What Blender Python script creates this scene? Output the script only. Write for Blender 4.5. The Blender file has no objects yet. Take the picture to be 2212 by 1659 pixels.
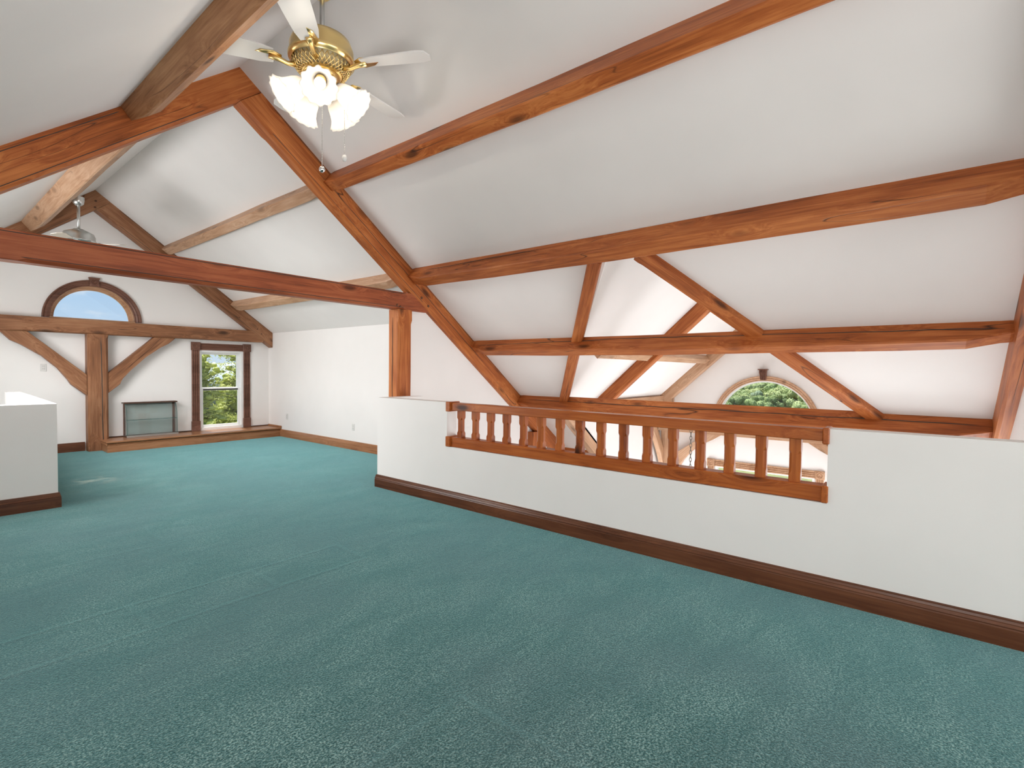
import bpy, bmesh, math, random
from mathutils import Vector, Matrix
random.seed(7)
V = Vector
PI = math.pi
C = bpy.context.scene.collection
scene = bpy.context.scene

# ------------------------------------------------------------------ camera, sky, light, exposure
cam_d = bpy.data.cameras.new('camera'); cam = bpy.data.objects.new('camera', cam_d); C.objects.link(cam)
YAW, PIT, ROL = 0.678736227, 0.0278031251, 0.0111957095
Fv = V((math.cos(YAW), math.sin(YAW), 0)); Rt = V((math.sin(YAW), -math.cos(YAW), 0)); Up = V((0, 0, 1))
F2 = Fv*math.cos(PIT) - Up*math.sin(PIT); U2 = Up*math.cos(PIT) + Fv*math.sin(PIT)
R2 = Rt*math.cos(ROL) + U2*math.sin(ROL); U3 = -Rt*math.sin(ROL) + U2*math.cos(ROL)
m3 = Matrix((R2, U3, -F2)).transposed()
cam.matrix_world = Matrix.Translation((0, 0, 1.4)) @ m3.to_4x4()
cam_d.sensor_width = 36; cam_d.lens = 36*1080.343/2212; cam_d.clip_start = .02; cam_d.clip_end = 3000
scene.camera = cam
vs = scene.view_settings
vs.view_transform = 'Standard'; vs.look = 'None'; vs.gamma = 1; vs.use_curve_mapping = False; vs.exposure = 0.32
scene.cycles.max_bounces = 10; scene.cycles.diffuse_bounces = 6; scene.cycles.transparent_max_bounces = 24
scene.cycles.use_denoising = True; scene.cycles.caustics_reflective = False; scene.cycles.caustics_refractive = False
scene.cycles.sample_clamp_indirect = 6

class NB:                                                    # tiny node-tree builder
    def __init__(s, tree): s.t = tree; s.n = tree.nodes; s.l = tree.links
    def node(s, typ, **kw):
        n = s.n.new(typ)
        for k, v in kw.items(): setattr(n, k, v)
        return n
    def put(s, sock, v):
        if hasattr(v, 'links') or isinstance(v, bpy.types.NodeSocket): s.l.new(v, sock)
        else: sock.default_value = v
    def math(s, op, a, b=0.0, c=0.0, clamp=False):
        n = s.node('ShaderNodeMath', operation=op, use_clamp=clamp)
        s.put(n.inputs[0], a); s.put(n.inputs[1], b); s.put(n.inputs[2], c); return n.outputs[0]
    def mapping(s, vec, scale=(1, 1, 1), loc=(0, 0, 0)):
        n = s.node('ShaderNodeMapping'); s.l.new(vec, n.inputs[0]); n.inputs['Scale'].default_value = scale
        s.put(n.inputs['Location'], loc); return n.outputs[0]
    def noise(s, vec, scale, detail=3, rough=.5, dist=0.0):
        n = s.node('ShaderNodeTexNoise'); s.l.new(vec, n.inputs['Vector'])
        n.inputs['Scale'].default_value = scale; n.inputs['Detail'].default_value = detail
        n.inputs['Roughness'].default_value = rough; n.inputs['Distortion'].default_value = dist; return n.outputs['Fac']
    def ramp(s, fac, stops, interp='LINEAR'):
        n = s.node('ShaderNodeValToRGB'); s.l.new(fac, n.inputs[0]); r = n.color_ramp; r.interpolation = interp
        while len(r.elements) < len(stops): r.elements.new(.5)
        for e, (p, c) in zip(r.elements, stops): e.position = p; e.color = (*c, 1) if len(c) == 3 else c
        return n.outputs['Color']
    def mix(s, fac, a, b, mode='MIX'):
        n = s.node('ShaderNodeMix', data_type='RGBA', blend_type=mode)
        s.put(n.inputs[0], fac)
        for k, v in ((6, a), (7, b)):
            if isinstance(v, tuple): n.inputs[k].default_value = (*v, 1) if len(v) == 3 else v
            else: s.l.new(v, n.inputs[k])
        return n.outputs[2]
    def mrange(s, v, a, b, c=0.0, d=1.0, smooth=False):
        n = s.node('ShaderNodeMapRange'); n.interpolation_type = 'SMOOTHSTEP' if smooth else 'LINEAR'
        s.put(n.inputs[0], v)
        for i, x in zip((1, 2, 3, 4), (a, b, c, d)): n.inputs[i].default_value = x
        return n.outputs[0]
    def bump(s, h, strength, dist=.01):
        n = s.node('ShaderNodeBump'); n.inputs['Strength'].default_value = strength; n.inputs['Distance'].default_value = dist
        s.l.new(h, n.inputs['Height']); return n.outputs[0]

world = bpy.data.worlds.new('sky'); scene.world = world; world.use_nodes = True
nb = NB(world.node_tree); nb.n.clear()
tc = nb.node('ShaderNodeTexCoord').outputs['Generated']
sep = nb.node('ShaderNodeSeparateXYZ'); nb.l.new(tc, sep.inputs[0])
sky = nb.ramp(nb.math('MAXIMUM', sep.outputs[2], 0.0), [(0, (.62, .74, .88)), (.12, (.42, .62, .86)), (.35, (.30, .52, .84)), (1, (.16, .34, .70))])
clo = nb.noise(nb.mapping(tc, (3, 3, 9)), 2.2, 6, .6)
clm = nb.mrange(clo, .56, .74, 0, .8, True)
skyc = nb.mix(clm, sky, (.86, .88, .92))
bg = nb.node('ShaderNodeBackground'); nb.l.new(skyc, bg.inputs[0]); bg.inputs[1].default_value = .84
nb.l.new(bg.outputs[0], nb.node('ShaderNodeOutputWorld').inputs[0])

def light(name, typ, loc, energy, color=(1, 1, 1), aim=None, **kw):
    d = bpy.data.lights.new(name, typ); d.energy = energy; d.color = color
    for k, v in kw.items(): setattr(d, k, v)
    o = bpy.data.objects.new(name, d); C.objects.link(o); o.location = loc
    if aim is not None: o.rotation_euler = (V(aim) - V(loc)).to_track_quat('-Z', 'Y').to_euler()
    return o
def area_light(name, loc, aim, sx, sy, energy, color=(1, .99, .985)):
    return light(name, 'AREA', loc, energy, color, aim, shape='RECTANGLE', size=sx, size_y=sy)
light('sun', 'SUN', (4, 30, 40), 9, (1, .95, .86), aim=(3.7, 17, 5), angle=.01)
# far-left window inferred from the bright stair wall; the other lights are added fills
area_light('rear_fill_light', (2.2, -3.5, 1.5), (1.4, 2.0, 3.0), 2.8, 2.2, 95, (1, .98, .96))  # added fill behind the camera, the rear wall has no window
area_light('upward_fill_light', (-.4, -.3, 1.0), (1.9, 2.0, 3.0), 1.0, 1.0, 42, (1, .98, .96))  # added fill tilted up at the ceiling, neither window nor flash
area_light('left_fill_light', (-.85, 2.6, .85), (3.5, 3.0, 1.9), 2.6, 1.3, 8, (1, .98, .96))  # added fill by the unseen left wall, no window cut there
area_light('far_left_window_light', (-.85, 7.5, 1.38), (3, 7.3, 2.5), 2.2, .7, 70)
area_light('roof_fill_light', (.25, 7.5, 2.68), (2.5, 7.5, 0), 2.6, 1.2, 92).data.spread = math.radians(130)  # added fill under the unseen left slope to brighten the far carpet
area_light('great_room_side_fill_light', (7.95, -.27, -1.4), (1.0, 2.4, 3.4), .75, 1.9, 85, (.93, .97, 1))  # added fill on the windowless eave wall, aimed at the left slope
area_light('wing_left_fill_light', (9.2, 4.25, -1.8), (8.2, 1, .8), 2.4, 1.5, 96, (.93, .97, 1))  # added fill for the wing, its side wall has no window
area_light('wing_right_fill_light', (9.2, .27, -1.8), (8.2, 4, .8), 2.4, 1.5, 96, (.93, .97, 1))  # matching added fill opposite, also without a window
area_light('great_room_fill_light', (6.0, -.62, -.5), (5.6, 3, -.2), 3.2, 2.1, 72, (.93, .97, 1))  # added fill for the baluster sides, no opening behind it

# ------------------------------------------------------------------ materials
def principled(name):
    m = bpy.data.materials.new(name); m.use_nodes = True; b = NB(m.node_tree)
    return m, b, b.n['Principled BSDF']
def plain(name, col, rough=.5, metal=0.0, spec=.5, emit=None, estr=0):
    m, b, p = principled(name)
    p.inputs['Base Color'].default_value = (*col, 1); p.inputs['Roughness'].default_value = rough
    p.inputs['Metallic'].default_value = metal; p.inputs['Specular IOR Level'].default_value = spec
    if emit: p.inputs['Emission Color'].default_value = (*emit, 1); p.inputs['Emission Strength'].default_value = estr
    return m
def wood(name, dark, mid, lite, rough=.48, knots=.5, crack=.5, coat=.0):
    m, b, p = principled(name)
    tc = b.node('ShaderNodeTexCoord').outputs['Object']
    rnd = b.node('ShaderNodeObjectInfo').outputs['Random']
    off = b.node('ShaderNodeCombineXYZ')
    b.l.new(b.math('MULTIPLY', rnd, 37.0), off.inputs[0]); b.l.new(b.math('MULTIPLY', rnd, 91.0), off.inputs[1]); b.l.new(b.math('MULTIPLY', rnd, 53.0), off.inputs[2])
    add = b.node('ShaderNodeVectorMath', operation='ADD'); b.l.new(tc, add.inputs[0]); b.l.new(off.outputs[0], add.inputs[1])
    v = add.outputs[0]
    kn = b.node('ShaderNodeTexVoronoi'); b.l.new(b.mapping(v, (1.5, 4.2, 4.2)), kn.inputs['Vector']); kn.inputs['Scale'].default_value = 1.0
    kd = kn.outputs['Distance']
    kmask = b.mrange(kd, .05, .21, min(1, knots*1.5), 0, True)
    warp = b.mrange(kd, .0, .45, .10, 0, True)
    w2 = b.node('ShaderNodeVectorMath', operation='ADD'); b.l.new(v, w2.inputs[0])
    cw = b.node('ShaderNodeCombineXYZ'); b.l.new(warp, cw.inputs[1]); b.l.new(warp, cw.inputs[2]); b.l.new(cw.outputs[0], w2.inputs[1])
    g1 = b.noise(b.mapping(w2.outputs[0], (.9, 16, 16)), 1.6, 5, .62, .8)
    g2 = b.noise(b.mapping(w2.outputs[0], (2.5, 90, 90)), 1.0, 3, .6)
    big = b.noise(b.mapping(v, (.8, 2.5, 2.5)), 1.2, 3, .6)
    f = b.math('ADD', b.math('MULTIPLY', g1, .58), b.math('ADD', b.math('MULTIPLY', big, .50), b.math('MULTIPLY', g2, .24)))
    col = b.ramp(f, [(.42, dark), (.63, mid), (.86, lite)])
    col = b.mix(kmask, col, tuple(c*.22 for c in dark))
    ck = b.noise(b.mapping(v, (.5, 7.5, 7.5)), 1.0, 1, .4, .3)
    line = b.mrange(b.math('ABSOLUTE', b.math('SUBTRACT', ck, .5)), .0, .007, 1, 0)
    gate = b.mrange(b.noise(b.mapping(v, (.6, 3, 3)), 1.1, 1), .50, .58, 0, 1)
    cm = b.math('MULTIPLY', b.math('MULTIPLY', line, gate), crack)
    col = b.mix(cm, col, (.03, .012, .006))
    b.l.new(col, p.inputs['Base Color'])
    p.inputs['Specular IOR Level'].default_value = .28; p.inputs['Roughness'].default_value = rough; p.inputs['Coat Weight'].default_value = coat; p.inputs['Coat Roughness'].default_value = .25
    h = b.math('SUBTRACT', b.math('MULTIPLY', g1, .5), b.math('MULTIPLY', cm, 2.0))
    b.l.new(b.bump(h, .25, .006), p.inputs['Normal'])
    return m
W_BEAM = wood('beam_wood', (.11, .026, .007), (.36, .098, .023), (.60, .215, .062), crack=.9)
W_TIE = wood('tie_wood', (.10, .024, .011), (.31, .080, .030), (.47, .150, .060), crack=.35)
W_FAR = wood('far_wood', (.085, .033, .015), (.235, .100, .046), (.40, .20, .105), crack=.8)
W_MID = wood('mid_wood', (.11, .042, .017), (.33, .15, .066), (.52, .28, .14), knots=.6, crack=.7)
W_PALE = wood('pale_wood', (.24, .12, .062), (.46, .265, .155), (.62, .41, .28), knots=.35, crack=.4)  # paler copy of the timber tone, reflected light put into its colour
W_RAIL = wood('rail_wood', (.11, .022, .005), (.33, .078, .013), (.50, .15, .032), knots=.6, crack=.15, rough=.3)
W_BASE = wood('baseboard_wood', (.040, .013, .006), (.105, .036, .016), (.17, .065, .030), knots=.1, crack=0, rough=.3)
W_CASE = wood('casing_wood', (.075, .033, .022), (.155, .070, .047), (.24, .118, .084), knots=0, crack=0, rough=.33)
W_SEAT = wood('seat_wood', (.18, .07, .03), (.33, .15, .07), (.45, .23, .12), knots=.1, crack=0, rough=.28)
W_DARK = wood('dark_wood', (.045, .022, .014), (.08, .042, .028), (.13, .07, .05), knots=0, crack=0, rough=.3)
PEG = plain('peg_wood', (.11, .04, .015), .5)

def plaster(name, col):
    m, b, p = principled(name)
    tc = b.node('ShaderNodeTexCoord').outputs['Object']
    n1 = b.noise(tc, .9, 3, .6); n2 = b.noise(tc, 160, 2, .6)
    b.l.new(b.mix(b.mrange(n1, .3, .7), tuple(c*.97 for c in col), tuple(min(1, c*1.02) for c in col)), p.inputs['Base Color'])
    p.inputs['Roughness'].default_value = .78; p.inputs['Specular IOR Level'].default_value = .25
    b.l.new(b.bump(n2, .05, .003), p.inputs['Normal'])
    return m
PLASTER = plaster('white_plaster', (.81, .79, .775))
VINYL = plain('white_vinyl', (.82, .83, .83), .35)
DARKGAP = plain('dark_gasket', (.03, .03, .028), .6)

def carpet():
    m, b, p = principled('teal_carpet')
    tc = b.node('ShaderNodeTexCoord').outputs['Object']
    fine = b.noise(tc, 120, 3, .7); mid = b.noise(tc, 40, 3, .6); patch = b.noise(b.mapping(tc, (.7, 1.5, 1)), 2.6, 5, .65, .5); tint = b.noise(b.mapping(tc, (1, 1, 1), (5, 3, 1)), 1.1, 3, .55)
    f = b.math('ADD', b.math('MULTIPLY', fine, .80), b.math('MULTIPLY', mid, .20))
    base = b.ramp(b.mrange(f, .39, .61), [(0, (.006, .026, .025)), (.5, (.072, .138, .128)), (1, (.34, .47, .44))])
    base = b.mix(b.mrange(patch, .38, .60, 0, .95), base, b.mix(.5, base, (.015, .055, .052), 'MIX'))
    base = b.mix(b.mrange(tint, .42, .62, 0, .45), base, (.075, .098, .108))
    sep = b.node('ShaderNodeSeparateXYZ'); b.l.new(tc, sep.inputs[0]); X, Y = sep.outputs[0], sep.outputs[1]
    wob = b.math('MULTIPLY', b.math('SUBTRACT', b.noise(tc, 3.0, 2), .5), .05)
    X = b.math('ADD', X, wob); Y = b.math('ADD', Y, wob)
    tot = None
    def seg(u, v, c, a, e, w):
        d = b.mrange(b.math('ABSOLUTE', b.math('SUBTRACT', v, c)), w*.1, w*1.1, 1, 0, True)
        i = b.math('MULTIPLY', b.mrange(u, a-.015, a+.015), b.mrange(u, e-.015, e+.015, 1, 0))
        return b.math('MULTIPLY', d, i)
    for (ax, c, a, e, w, s) in [('x', 3.13, -.4, 2.2, .028, 1), ('x', 3.53, -.4, 2.2, .024, 1), ('y', .85, 3.13, 3.53, .032, 1), ('y', 1.53, 3.13, 3.53, .032, 1),
                                ('y', 2.18, 3.13, 3.53, .03, .8), ('x', 4.585, .4, 1.5, .026, .7), ('y', 1.34, 4.6, 5.16, .03, .6), ('x', 5.16, .9, 1.4, .02, .6),
                                ('x', 6.4, 1.0, 4.6, .022, .5), ('y', 4.5, 5.0, 9.0, .02, .8), ('x', 7.05, 4.5, 4.95, .02, .9),
                                ('y', 1.5, .6, 1.5, .03, 1), ('x', 1.47, .9, 1.5, .03, 1), ('x', 9.0, 2.4, 4.6, .03, .35), ('x', 5.6, 1.1, 3.2, .03, .3)]:
        r = seg(X, Y, c, a, e, w) if ax == 'x' else seg(Y, X, c, a, e, w)
        r = b.math('MULTIPLY', r, s)
        tot = r if tot is None else b.math('MAXIMUM', tot, r)
    base = b.mix(b.math('MULTIPLY', tot, b.mrange(b.noise(tc, 5, 2), .35, .65, 0, .16)), base, (.16, .30, .30))
    # a small pale blotchy patch
    st = b.node('ShaderNodeVectorMath', operation='DISTANCE'); b.l.new(tc, st.inputs[0]); st.inputs[1].default_value = (1.52, 7.75, 0)
    stm = b.math('MULTIPLY', b.mrange(st.outputs['Value'], .05, .35, 1, 0, True), b.mrange(b.noise(tc, 6, 3), .45, .6, 0, .6))
    base = b.mix(stm, base, (.5, .52, .42))
    b.l.new(base, p.inputs['Base Color'])
    p.inputs['Roughness'].default_value = .95; p.inputs['Specular IOR Level'].default_value = .1
    p.inputs['Sheen Weight'].default_value = 1.0; p.inputs['Sheen Roughness'].default_value = .32; p.inputs['Sheen Tint'].default_value = (.42, .95, 1.0, 1)
    h = b.math('ADD', f, b.math('MULTIPLY', tot, .22))
    h = b.math('ADD', h, b.math('MULTIPLY', patch, .5))
    b.l.new(b.bump(h, .7, .012), p.inputs['Normal'])
    return m
CARPET = carpet()

def glass(name, tint=(1, 1, 1), refl=.06):
    m = bpy.data.materials.new(name); m.use_nodes = True; b = NB(m.node_tree); b.n.clear()
    t = b.node('ShaderNodeBsdfTransparent'); t.inputs[0].default_value = (*tint, 1)
    g = b.node('ShaderNodeBsdfGlossy'); g.inputs['Roughness'].default_value = .02
    lw = b.node('ShaderNodeLayerWeight'); lw.inputs[0].default_value = .25
    mx = b.node('ShaderNodeMixShader'); b.l.new(b.math('ADD', b.math('MULTIPLY', lw.outputs['Fresnel'], .5), refl*.3), mx.inputs[0])
    b.l.new(t.outputs[0], mx.inputs[1]); b.l.new(g.outputs[0], mx.inputs[2])
    b.l.new(mx.outputs[0], b.node('ShaderNodeOutputMaterial').inputs[0])
    return m
GLASS = glass('window_glass', (.98, .99, .985)); CASEGLASS = glass('case_glass', (.97, .99, .988), .1); GLASSEDGE = plain('glass_edge', (.06, .16, .15), .15)
BRASS = plain('brass', (.90, .68, .30), .28, 1.0); STEEL = plain('brushed_steel', (.55, .56, .55), .3, 1.0); CHAINM = plain('chain_metal', (.16, .15, .13), .4, .9)
PLASTIC = plain('ivory_plastic', (.66, .65, .63), .4); SLOT = plain('slot_dark', (.12, .12, .12), .5)
BLADE = plain('blade_white', (.78, .77, .75), .4); CHROME = plain('chrome', (.8, .8, .8), .08, 1.0)

# ------------------------------------------------------------------ object helpers
def setp(o, label=None, cat=None, group=None, kind=None):
    if label: o['label'] = label
    if cat: o['category'] = cat
    if group: o['group'] = group
    if kind: o['kind'] = kind
    return o
def obj(name, bm, m, parent=None, M=None, smooth=False):
    me = bpy.data.meshes.new(name); bmesh.ops.recalc_face_normals(bm, faces=bm.faces); bm.to_mesh(me); bm.free()
    me.materials.append(m)
    if smooth:
        for p in me.polygons: p.use_smooth = True
    o = bpy.data.objects.new(name, me); C.objects.link(o)
    if parent: o.parent = parent
    if M is not None: o.matrix_basis = M
    return o
def thing(name, label, cat, loc=(0, 0, 0), group=None):
    o = bpy.data.objects.new(name, None); o.empty_display_size = .1; C.objects.link(o); o.location = loc
    return setp(o, label, cat, group)
def box(bm, a, b, bev=0.0):
    a, b = V(a), V(b)
    vs = [bm.verts.new((x, y, z)) for z in (a.z, b.z) for y in (a.y, b.y) for x in (a.x, b.x)]
    fs = [bm.faces.new([vs[i] for i in q]) for q in ((0, 2, 3, 1), (4, 5, 7, 6), (0, 1, 5, 4), (2, 6, 7, 3), (0, 4, 6, 2), (1, 3, 7, 5))]
    if bev: bmesh.ops.bevel(bm, geom=list({e for f in fs for e in f.edges}), offset=bev, segments=1, affect='EDGES')
    return bm
def nbox(a, b, bev=0.0): return box(bmesh.new(), a, b, bev)
def prism(poly, axis, a, b, bev=0.0):
    """poly: list of 2D points in the two other axes (x,z for axis y; y,z for axis x; x,y for axis z)"""
    bm = bmesh.new()
    def P(u, v, t): return (t, u, v) if axis == 'x' else (u, t, v) if axis == 'y' else (u, v, t)
    A = [bm.verts.new(P(u, v, a)) for u, v in poly]; B = [bm.verts.new(P(u, v, b)) for u, v in poly]
    n = len(poly); bm.faces.new(A); bm.faces.new(B[::-1])
    for i in range(n): bm.faces.new([A[i], A[(i+1) % n], B[(i+1) % n], B[i]])
    if bev: bmesh.ops.bevel(bm, geom=list(bm.edges), offset=bev, segments=1, affect='EDGES')
    return bm
def panel(outer, holes, axis, a, b):
    """planar wall with holes, between planes a and b of the axis"""
    bm = bmesh.new()
    def P(u, v, t): return (t, u, v) if axis == 'x' else (u, t, v) if axis == 'y' else (u, v, t)
    es = []
    for loop in [outer] + holes:
        vs = [bm.verts.new(P(u, v, a)) for u, v in loop]
        es += [bm.edges.new((vs[i], vs[(i+1) % len(vs)])) for i in range(len(vs))]
    bmesh.ops.triangle_fill(bm, use_beauty=True, use_dissolve=False, edges=es)
    ext = bmesh.ops.extrude_face_region(bm, geom=list(bm.faces))
    d = V(P(0, 0, b)) - V(P(0, 0, a))
    bmesh.ops.translate(bm, verts=[g for g in ext['geom'] if isinstance(g, bmesh.types.BMVert)], vec=d)
    return bm
def slab(poly3, thick):
    """flat polygon in space thickened along its upward normal"""
    bm = bmesh.new()
    A = [V(p) for p in poly3]
    n = V((0, 0, 0))
    for i in range(len(A)): n += A[i].cross(A[(i+1) % len(A)])
    n.normalize(); n = n if n.z > 0 else -n
    va = [bm.verts.new(p) for p in A]; es = [bm.edges.new((va[i], va[(i+1) % len(va)])) for i in range(len(va))]
    bmesh.ops.triangle_fill(bm, use_beauty=True, use_dissolve=False, edges=es)
    ext = bmesh.ops.extrude_face_region(bm, geom=list(bm.faces))
    bmesh.ops.translate(bm, verts=[g for g in ext['geom'] if isinstance(g, bmesh.types.BMVert)], vec=n*thick)
    return bm
def tube(bm, pts, r, seg=8, cap=True):
    rings = []
    pts = [V(p) for p in pts]
    for i, p in enumerate(pts):
        t = (pts[min(i+1, len(pts)-1)] - pts[max(i-1, 0)]).normalized()
        a = t.orthogonal().normalized() if i == 0 else (a - t*a.dot(t)).normalized()
        bb = t.cross(a); rr = r[i] if isinstance(r, (list, tuple)) else r
        rings.append([bm.verts.new(p + (a*math.cos(2*PI*k/seg) + bb*math.sin(2*PI*k/seg))*rr) for k in range(seg)])
    for q, s in zip(rings, rings[1:]):
        for k in range(seg): bm.faces.new((q[k], q[(k+1) % seg], s[(k+1) % seg], s[k]))
    if cap: bm.faces.new(rings[0][::-1]); bm.faces.new(rings[-1])
    return bm
def lathe(bm, prof, seg=24, M=None, flute=0, famp=0.0, cap=False):
    rings = []
    for (r, z) in prof:
        ring = []
        for k in range(seg):
            a = 2*PI*k/seg
            q = r if not flute else r*(1 + famp(z)*math.cos(flute*a)) if callable(famp) else r*(1+famp*math.cos(flute*a))
            p = V((q*math.cos(a), q*math.sin(a), z)); ring.append(bm.verts.new(M @ p if M is not None else p))
        rings.append(ring)
    for q, s in zip(rings, rings[1:]):
        for k in range(seg): bm.faces.new((q[k], q[(k+1) % seg], s[(k+1) % seg], s[k]))
    if cap: bm.faces.new(rings[0][::-1]); bm.faces.new(rings[-1])
    return bm
def struct(name, bm, m, parent=None, **kw):
    o = obj(name, bm, m, parent, **kw)
    if parent is None: o['kind'] = 'structure'
    return o

def beam(name, p0, p1, up, w, h, m, top=0.0, ch=(0, 0, 0, 0), stop=(.3, .3), tap=(0, 0), taplen=.32, cuts=(), sag=0.0, wob=.003, ctr=.05,
         label=None, cat='beam', group=None, parent=None):
    """one squared timber. local x runs along it, z points along 'up'. ch = chamfers at (bottom -y, bottom +y, top +y, top -y), running out before the
    ends (stop); tap = how far the underside rises towards each end (housed, reduced ends)"""
    p0, p1, up = V(p0), V(p1), V(up)
    ex = (p1-p0); L = ex.length; ex.normalize(); ez = (up - ex*up.dot(ex)).normalized(); ey = ez.cross(ex)
    M = Matrix.Translation(p0) @ Matrix((ex, ey, ez)).transposed().to_4x4()
    rng = random.Random(len(name)*131 + int(L*1000))
    bm = bmesh.new(); xs = {0.0, L}
    if any(ch): xs |= {stop[0], stop[0]+ctr, L-stop[1]-ctr, L-stop[1]}
    if tap[0]: xs |= {taplen}
    if tap[1]: xs |= {L-taplen}
    n = max(2, int(L/.7)); xs |= {L*i/n for i in range(1, n)}
    xs = sorted(x for x in xs if 0 <= x <= L); rings = []; last = -1
    xs = [x for i, x in enumerate(xs) if i == 0 or x - xs[i-1] > .004]; xs[-1] = L
    for x in xs:
        k = 1.0
        if x <= stop[0] or x >= L-stop[1]: k = 0.0
        inner = 0 < x < L
        dy = rng.uniform(-wob, wob) if inner else 0; dz = rng.uniform(-wob, wob)*.7 if inner else 0
        lift = 0
        if tap[0] and x < taplen: lift = tap[0]*(1-x/taplen)
        if tap[1] and L-x < taplen: lift = max(lift, tap[1]*(1-(L-x)/taplen))
        s = -sag*math.sin(PI*x/L)
        z0, z1 = top-h+lift+dz+s, top+s
        y0, y1 = -w/2+dy, w/2+dy
        c = [max(.004, q*k) for q in ch]
        pr = [(y0, z0+c[0]), (y0+c[0], z0), (y1-c[1], z0), (y1, z0+c[1]), (y1, z1-c[2]), (y1-c[2], z1), (y0+c[3], z1), (y0, z1-c[3])]
        rings.append([bm.verts.new((x, y, z)) for y, z in pr])
    for q, s in zip(rings, rings[1:]):
        for i in range(8): bm.faces.new((q[i], q[(i+1) % 8], s[(i+1) % 8], s[i]))
    bm.faces.new(rings[0][::-1]); bm.faces.new(rings[-1])
    Mi = M.inverted()
    for co, no in cuts:
        r = bmesh.ops.bisect_plane(bm, geom=bm.verts[:] + bm.edges[:] + bm.faces[:], plane_co=Mi @ V(co), plane_no=(Mi.to_3x3() @ V(no)), clear_outer=True)
        es = [e for e in r['geom_cut'] if isinstance(e, bmesh.types.BMEdge)]
        bmesh.ops.contextual_create(bm, geom=es)
    o = obj(name, bm, m, parent, M)
    if parent is None: setp(o, label, cat, group)
    return o
def peg(parent, world, no, r=.017):
    Mi = parent.matrix_basis.inverted(); p = Mi @ V(world); d = (Mi.to_3x3() @ V(no)).normalized()
    bm = tube(bmesh.new(), [(0, 0, -.02), (0, 0, .006), (0, 0, .008)], [r, r, r*.7], 10)
    return obj('peg', bm, PEG, parent, Matrix.Translation(p) @ d.to_track_quat('Z', 'Y').to_matrix().to_4x4())
def board(name, prof, a, b, out, m, parent=None, miter=(0, 0)):
    """moulded board: profile (distance from wall, height) swept from a to b; out = direction away from the wall"""
    a, b, out = V(a), V(b), V(out).normalized(); bm = bmesh.new(); ex = (b-a).normalized(); L = (b-a).length
    A = []; B = []
    for d, z in prof:
        A.append(bm.verts.new((-miter[0]*d, d, z))); B.append(bm.verts.new((L+miter[1]*d, d, z)))
    n = len(prof); bm.faces.new(A); bm.faces.new(B[::-1])
    for i in range(n): bm.faces.new([A[i], A[(i+1) % n], B[(i+1) % n], B[i]])
    ez = V((0, 0, 1)); M = Matrix.Translation(a) @ Matrix((ex, out, ez)).transposed().to_4x4()
    o = obj(name, bm, m, parent, M)
    if parent is None: o['kind'] = 'structure'
    return o
BASE = [(0, 0), (.022, 0), (.022, .092), (.019, .098), (.019, .102), (.023, .105), (.016, .120), (.016, .124), (.012, .137), (.012, .142), (0, .146)]

# ------------------------------------------------------------------ roof geometry
XR, ZR = 2.105, 4.236                      # main ridge
SR, SL = .742, .81                         # right and left roof slopes
YC, ZW, SW = 2.26, 2.74, .907              # wing ridge line and slope
T0, T1, TG = -.57, 5.05, 10.40             # faces of the trusses
XW = 10.62                                 # inner face of the wing's gable wall
def zr(x): return ZR - SR*(x-XR)
def zl(x): return ZR - SL*(XR-x)
def zw(y): return ZW - SW*abs(y-YC)
cR = 1/math.hypot(1, SR); NR = V((SR*cR, 0, cR)); cL = 1/math.hypot(1, SL); NL = V((-SL*cL, 0, cL))
YWL, YWR = 4.36, .17; XVW = 6.69; XAP = 4.121; XH = 4.27; XE = 8.0

# ------------------------------------------------------------------ shell
struct('floor', panel([(-1.1, -3.7), (3.72, -3.7), (3.72, 5.0), (4.99, 5.0), (4.99, 10.62), (-1.1, 10.62)], [], 'z', 0, -.25), CARPET)
R3 = lambda x, y: (x, y, zr(x)); L3 = lambda x, y: (x, y, zl(x))
ceil = struct('ceiling', slab([R3(XR, -3.7), R3(XR, T1+.1), R3(XE, T1+.1), R3(XE, YWL), R3(XVW, YWL), R3(XH, YC), R3(XVW, YWR), R3(XE, YWR), R3(XE, -3.7)], .12), PLASTER)
struct('ceiling', slab([R3(XR, T1+.1), R3(XR, 10.75), R3(5.15, 10.75), R3(5.15, T1+.1)], .12), PLASTER)
struct('ceiling', slab([L3(XR, -3.7), L3(XR, 10.75), L3(-1.15, 10.75), L3(-1.15, -3.7)], .12), PLASTER)
struct('ceiling', slab([(XH, YC, ZW), (10.8, YC, ZW), (10.8, YWL+.1, zw(YWL+.1)), (XVW, YWL+.1, zw(YWL+.1)), (XVW, YWL, zw(YWL))], .12), PLASTER)
struct('ceiling', slab([(XH, YC, ZW), (10.8, YC, ZW), (10.8, YWR-.1, zw(YWR-.1)), (XVW, YWR-.1, zw(YWR-.1)), (XVW, YWR, zw(YWR))], .12), PLASTER)

def arc(cx, cz, r, n=32, a0=0.0, a1=PI): return [(cx + r*math.cos(a0+(a1-a0)*i/n), cz + r*math.sin(a0+(a1-a0)*i/n)) for i in range(n+1)]
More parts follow.
